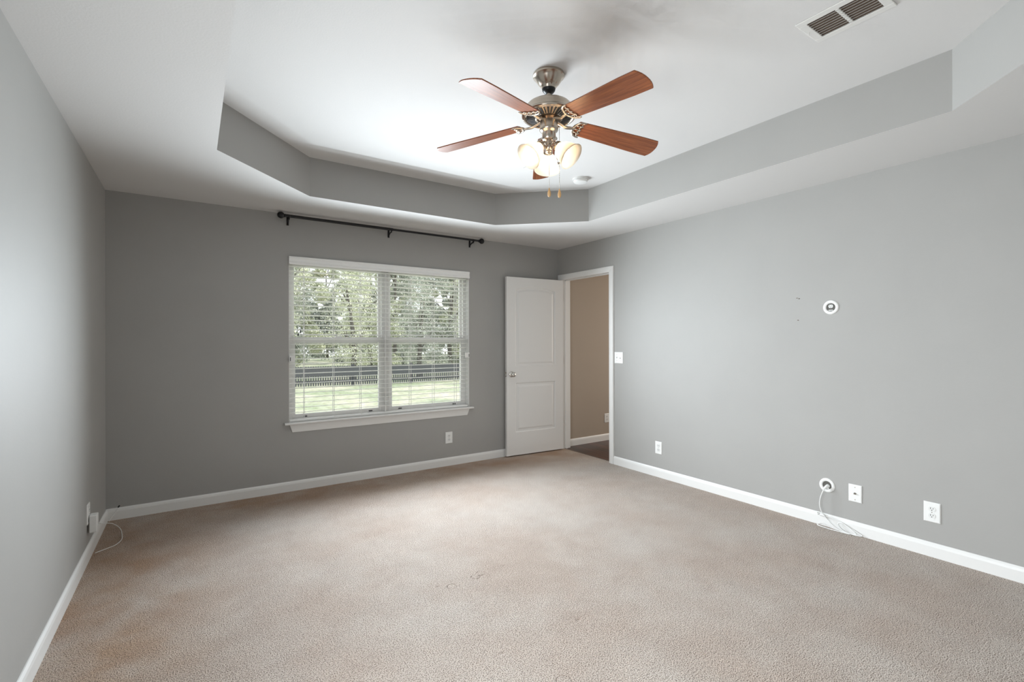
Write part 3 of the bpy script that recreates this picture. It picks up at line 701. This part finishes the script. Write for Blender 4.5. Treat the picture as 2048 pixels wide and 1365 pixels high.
# blades (the set hangs a touch out of level)
tilt = Matrix.Rotation(math.radians(-1.2), 4, R0)
BZ, BR, PH, PT = 2.496, 0.652, 0.971, -0.221
for k in range(5):
    a = PH + k*2*PI/5
    b = BM(); out = []
    def hw(r):   # half width along the blade
        t = (r-0.160)/(BR-0.160); return 0.052 + 0.015*min(1, t*1.3)
    N_ = 14; top = []; bot = []
    r0 = 0.163
    rs = [r0 + (BR-0.020-r0)*i/N_ for i in range(N_+1)]
    up_ = [(r, hw(r)) for r in rs]; cc = hw(rs[-1])
    # gently curved tip with small corner radii
    tip = []
    for i in range(0, 9):
        y = cc*(1-2*i/8)*0.985; tip.append((BR - 0.020*(abs(y)/cc)**2.4 + 0.002, y))
    pts = up_ + tip + [(r, -h) for r, h in up_[::-1]]
    root_ = [(r0-0.010, -0.030), (r0-0.012, 0.0), (r0-0.010, 0.030)]
    pts = pts + root_
    prism(b, pts, 'z', -0.003, 0.003)
    o = obj('blade', b, MBLD, fan, bevel=0.0012)
    RM = Matrix.Rotation(a, 4, 'Z') @ Matrix.Rotation(math.radians(6.5), 4, 'Y') @ Matrix.Rotation(PT, 4, 'X')
    o.matrix_local = Matrix.Translation((0, 0, fz(BZ))) @ tilt @ RM
    # iron: arm + open-work crescent under the blade root; drawn in blade space, arm end unpitched
    b = BM(); zz = -0.0068
    UM = Matrix.Rotation(-PT, 3, 'X')
    hub0 = UM @ Vector((0.044, 0, 0.004)); hub1 = UM @ Vector((0.070, 0, -0.004)); hub2 = UM @ Vector((0.098, 0, -0.012))
    tube(b, [hub0, hub1, hub2, Vector((0.124, 0, -0.010)), Vector((0.150, 0, zz))], lambda t: 0.0125-0.003*t, 10, 5, flat=0.6)
    arc = [(0.196, -0.058), (0.180, -0.056), (0.160, -0.044), (0.146, -0.022), (0.142, 0.0), (0.146, 0.022), (0.160, 0.044), (0.180, 0.056), (0.196, 0.058)]
    tube(b, [(x, y, zz) for x, y in arc], lambda t: 0.0032+0.0048*math.sin(PI*t), 8, 5, flat=0.7)
    scal = [(0.196, -0.058), (0.182, -0.046), (0.180, -0.036), (0.188, -0.028), (0.177, -0.018), (0.176, -0.008), (0.186, 0.0), (0.176, 0.008), (0.177, 0.018), (0.188, 0.028), (0.180, 0.036), (0.182, 0.046), (0.196, 0.058)]
    tube(b, [(x, y, zz) for x, y in scal], 0.0033, 8, 4, flat=0.7)
    for (p, q) in (((0.144, 0.0), (0.185, 0.0)), ((0.148, 0.022), (0.186, 0.028)), ((0.148, -0.022), (0.186, -0.028))):
        tube(b, [(p[0], p[1], zz), (q[0], q[1], zz)], 0.0034, 8, flat=0.7)
    for (x, y) in ((0.180, 0.0), (0.174, 0.030), (0.174, -0.030)): sphere(b, (x, y, zz-0.002), 0.0048, 10, 6)
    obj('blade_iron', b, MN, o, smooth=True)['label'] = 'brushed nickel scroll bracket'
# lamp arms, shades, bulbs
faz = math.atan2(F.y, F.x)
for k, az in enumerate((faz, faz+2*PI/3, faz-2*PI/3)):
    u = Vector((math.cos(az), math.sin(az), 0))
    tl = math.radians(43)                          # axis below horizontal
    ax = (u*math.cos(tl) + Vector((0, 0, -1))*math.sin(tl)).normalized()
    nk = u*0.048 + Vector((0, 0, fz(2.355)))
    b = BM(); tube(b, [u*0.012+Vector((0, 0, fz(2.360))), u*0.024+Vector((0, 0, fz(2.376))), u*0.036+Vector((0, 0, fz(2.370))), nk], 0.0065, 10, 5)
    q = ax.to_track_quat('Z', 'Y').to_matrix().to_4x4(); mm = Matrix.Translation(nk) @ q
    lathe(b, [(0, -0.014), (0.012, -0.013), (0.022, -0.006), (0.026, 0.004), (0.026, 0.014), (0.0245, 0.014)], 24, mm)
    obj('lamp_arm', b, MN, fan, smooth=True, angle=0.8)
    b = BM()
    pr1 = [(0.0235, 0.004), (0.0240, 0.016), (0.032, 0.026), (0.045, 0.042), (0.053, 0.060), (0.058, 0.080), (0.064, 0.098), (0.072, 0.112)]
    pr2 = [(r-0.003, z) for r, z in pr1[::-1]]; pr2[0] = (0.0705, 0.1135)
    lathe(b, pr1 + pr2, 40)
    s = obj('lamp_shade', b, MFR, fan, smooth=True); s.matrix_local = mm
    b = BM(); lathe(b, [(0, 0.084), (0.010, 0.082), (0.018, 0.074), (0.020, 0.064), (0.017, 0.050), (0.012, 0.038), (0.011, 0.020), (0, 0.018)], 20)
    o = obj('bulb', b, MBULB, s, smooth=True)
# pull chains
for (lat, dep, zt_, zb_, ln) in ((0.000, -0.018, 2.330, 2.130, 0.046), (0.055, -0.010, 2.452, 2.128, 0.046)):
    p = R0*lat + F*dep
    b = BM(); tube(b, [(p.x, p.y, fz(zt_)), (p.x, p.y, fz(zb_))], 0.0011, 6)
    z = zt_
    while z > zb_: sphere(b, (p.x, p.y, fz(z)), 0.0019, 6, 4); z -= 0.012
    ch = obj('pull_chain', b, MCH, fan, smooth=True)
    b = BM(); lathe(b, [(0, 0.002), (0.003, 0), (0.0045, -0.008), (0.009, -0.024), (0.0095, -0.034), (0.007, -0.043), (0.004, -0.046), (0, -0.0465)], 16, Matrix.Translation((p.x, p.y, fz(zb_))))
    fb = obj('chain_fob', b, MFOB, ch, smooth=True); fb['label'] = 'pale wooden fob'
if abs(math.sin(0)) < 1:
    # small tube carrying the outer chain off the switch housing
    p = R0*0.055 + F*-0.010
    b = BM(); tube(b, [(R0*0.040 + F*-0.007 + Vector((0, 0, fz(2.455)))), (p + Vector((0, 0, fz(2.455))))], 0.003, 8); obj('chain_outlet', b, MN, sh)

# ------------------------------------------------------------------ garden seen through the window
GZ = -0.6
b = BM(); nx, ny = 30, 40; V = {}
rnd = random.Random(3)
for i in range(nx+1):
    for j in range(ny+1):
        x = -40 + 100*i/nx; y = 4.9 + 60*j/ny
        V[i, j] = b.verts.new((x, y, GZ + (rnd.uniform(-0.02, 0.02) if j else 0)))
for i in range(nx):
    for j in range(ny): b.faces.new((V[i, j], V[i+1, j], V[i+1, j+1], V[i, j+1]))
lawn = obj('lawn', b, MGR, kind='structure')
fn = thing('garden_fence', 'low dark grey picket fence along the far edge of the lawn', 'fence', (7.0, 20.7, GZ), math.radians(-6.4))
b = BM()
for zc in (0.22, 0.72): box(b, -14, 14, 0.03, 0.07, zc-0.05, zc+0.05)
obj('fence_rails', b, MFN, fn)
b = BM(); x = -14
while x < 14: box(b, x, x+0.06, 0.0, 0.03, 0.05, 0.86); x += 0.095
for q in (0,): box(b, -14, 14, -0.01, 0.0, 0.45, 0.84)
obj('picket_panel', b, MFN, fn)
for k in range(12):
    b = BM(); xx = -14+28*k/11; box(b, xx-0.05, xx+0.05, 0.07, 0.16, 0.0, 0.92); obj('fence_post', b, MFN, fn)

def tree(x, y, h, rad, seed, mat, low=0.5, n=12000, leaf=0.10):
    rn = random.Random(seed)
    t = thing('garden_tree', 'leafy tree beyond the garden fence seen through the blind', 'tree', (x, y, GZ), 0, 'trees beyond the garden fence')
    b = BM(); tube(b, [(0, 0, -0.05), (rn.uniform(-.1, .1), 0, h*0.3), (rn.uniform(-.3, .3), rn.uniform(-.2, .2), h*0.75)], lambda q: 0.16*(1-0.75*q), 9, 4)
    for k in range(7):
        a = rn.uniform(0, 2*PI); z0_ = h*rn.uniform(0.2, 0.6); L_ = rad*rn.uniform(0.5, 0.85)
        tube(b, [(0, 0, z0_), (L_*0.5*math.cos(a), L_*0.5*math.sin(a), z0_+h*0.08), (L_*math.cos(a), L_*math.sin(a), z0_+h*0.2)], lambda q: 0.06*(1-0.7*q), 6, 3)
    obj('trunk', b, MBK2, t, smooth=True)
    me = bpy.data.meshes.new('foliage'); vs_ = []; fs = []
    cl = []
    for k in range(46):
        zz = rn.uniform(low, h); q = (zz-low)/(h-low); rr = rad*math.sin(PI*min(1, 0.18+0.8*q))**0.7
        a = rn.uniform(0, 2*PI); r_ = rr*math.sqrt(rn.uniform(0.1, 1))
        cl.append((r_*math.cos(a), r_*math.sin(a), zz, rn.uniform(0.35, 0.75)))
    for k in range(n):
        c = rn.choice(cl); d = Vector((rn.gauss(0, 1), rn.gauss(0, 1), rn.gauss(0, 0.8)))
        d = d.normalized()*c[3]*rn.uniform(0.4, 1.0)
        p = Vector(c[:3]) + d; s = leaf*rn.uniform(0.5, 1.0)
        u = Vector((rn.uniform(-1, 1), rn.uniform(-1, 1), rn.uniform(-1, 1))).normalized()
        v = u.cross(Vector((rn.uniform(-1, 1), rn.uniform(-1, 1), rn.uniform(-1, 1)))).normalized()
        i0 = len(vs_)
        vs_ += [p-u*s*0.5, p+v*s*0.28, p+u*s*0.5, p-v*s*0.28]; fs.append((i0, i0+1, i0+2, i0+3))
    me.from_pydata([tuple(q) for q in vs_], [], fs); me.materials.append(mat)
    o = bpy.data.objects.new('foliage', me); C.objects.link(o); o.parent = t
rn = random.Random(11)
k = 0
for i in range(6):
    tree(-0.5+3.45*i, 23.4, rn.uniform(4.6, 6.2), 1.0, 50+i, MLF if i % 3 else MLF2, 0.6, 11000)
for i in range(6):
    tree(-1.6+5.1*i, 27.6, rn.uniform(6.6, 8.2), 1.85, 80+i, MLF2 if i % 2 else MLF, 0.3, 20000, 0.14)
for i in range(6):
    tree(-1.5+7.0*i, 34.3, rn.uniform(9.5, 11.5), 2.8, 110+i, MLF if i % 2 else MLF2, 0.1, 26000, 0.22)
for i in range(7):
    tree(-4.0+8.4*i, 43.0, rn.uniform(11, 13.5), 3.5, 140+i, MLF2, 0.1, 24000, 0.30)
for i in range(8):
    tree(-6.0+9.4*i, 57.0, rn.uniform(15, 18), 3.9, 170+i, MLF if i % 2 else MLF2, 0.1, 30000, 0.36)
rh = random.Random(5); vs_ = []; fs = []
for k in range(70000):
    p = Vector((rh.uniform(-12, 50), rh.uniform(-0.7, 0.7), 0)); q = 5.2 + 0.9*math.sin(p.x*0.9) + 0.7*math.sin(p.x*2.3+1)
    p.z = q*math.sqrt(rh.random()); sz = rh.uniform(0.16, 0.34)
    u = Vector((rh.uniform(-1, 1), rh.uniform(-1, 1), rh.uniform(-1, 1))).normalized()
    v = u.cross(Vector((rh.uniform(-1, 1), rh.uniform(-1, 1), rh.uniform(-1, 1)))).normalized()
    i0 = len(vs_); vs_ += [p-u*sz*0.5, p+v*sz*0.3, p+u*sz*0.5, p-v*sz*0.3]; fs.append((i0, i0+1, i0+2, i0+3))
me = bpy.data.meshes.new('hedge'); me.from_pydata([tuple(q) for q in vs_], [], fs); me.materials.append(MLF2)
o = bpy.data.objects.new('garden_hedge', me); C.objects.link(o); o.location = (0, 49.5, GZ)
tag(o, 'tall dense hedge closing the far end of the garden behind the trees', 'hedge')
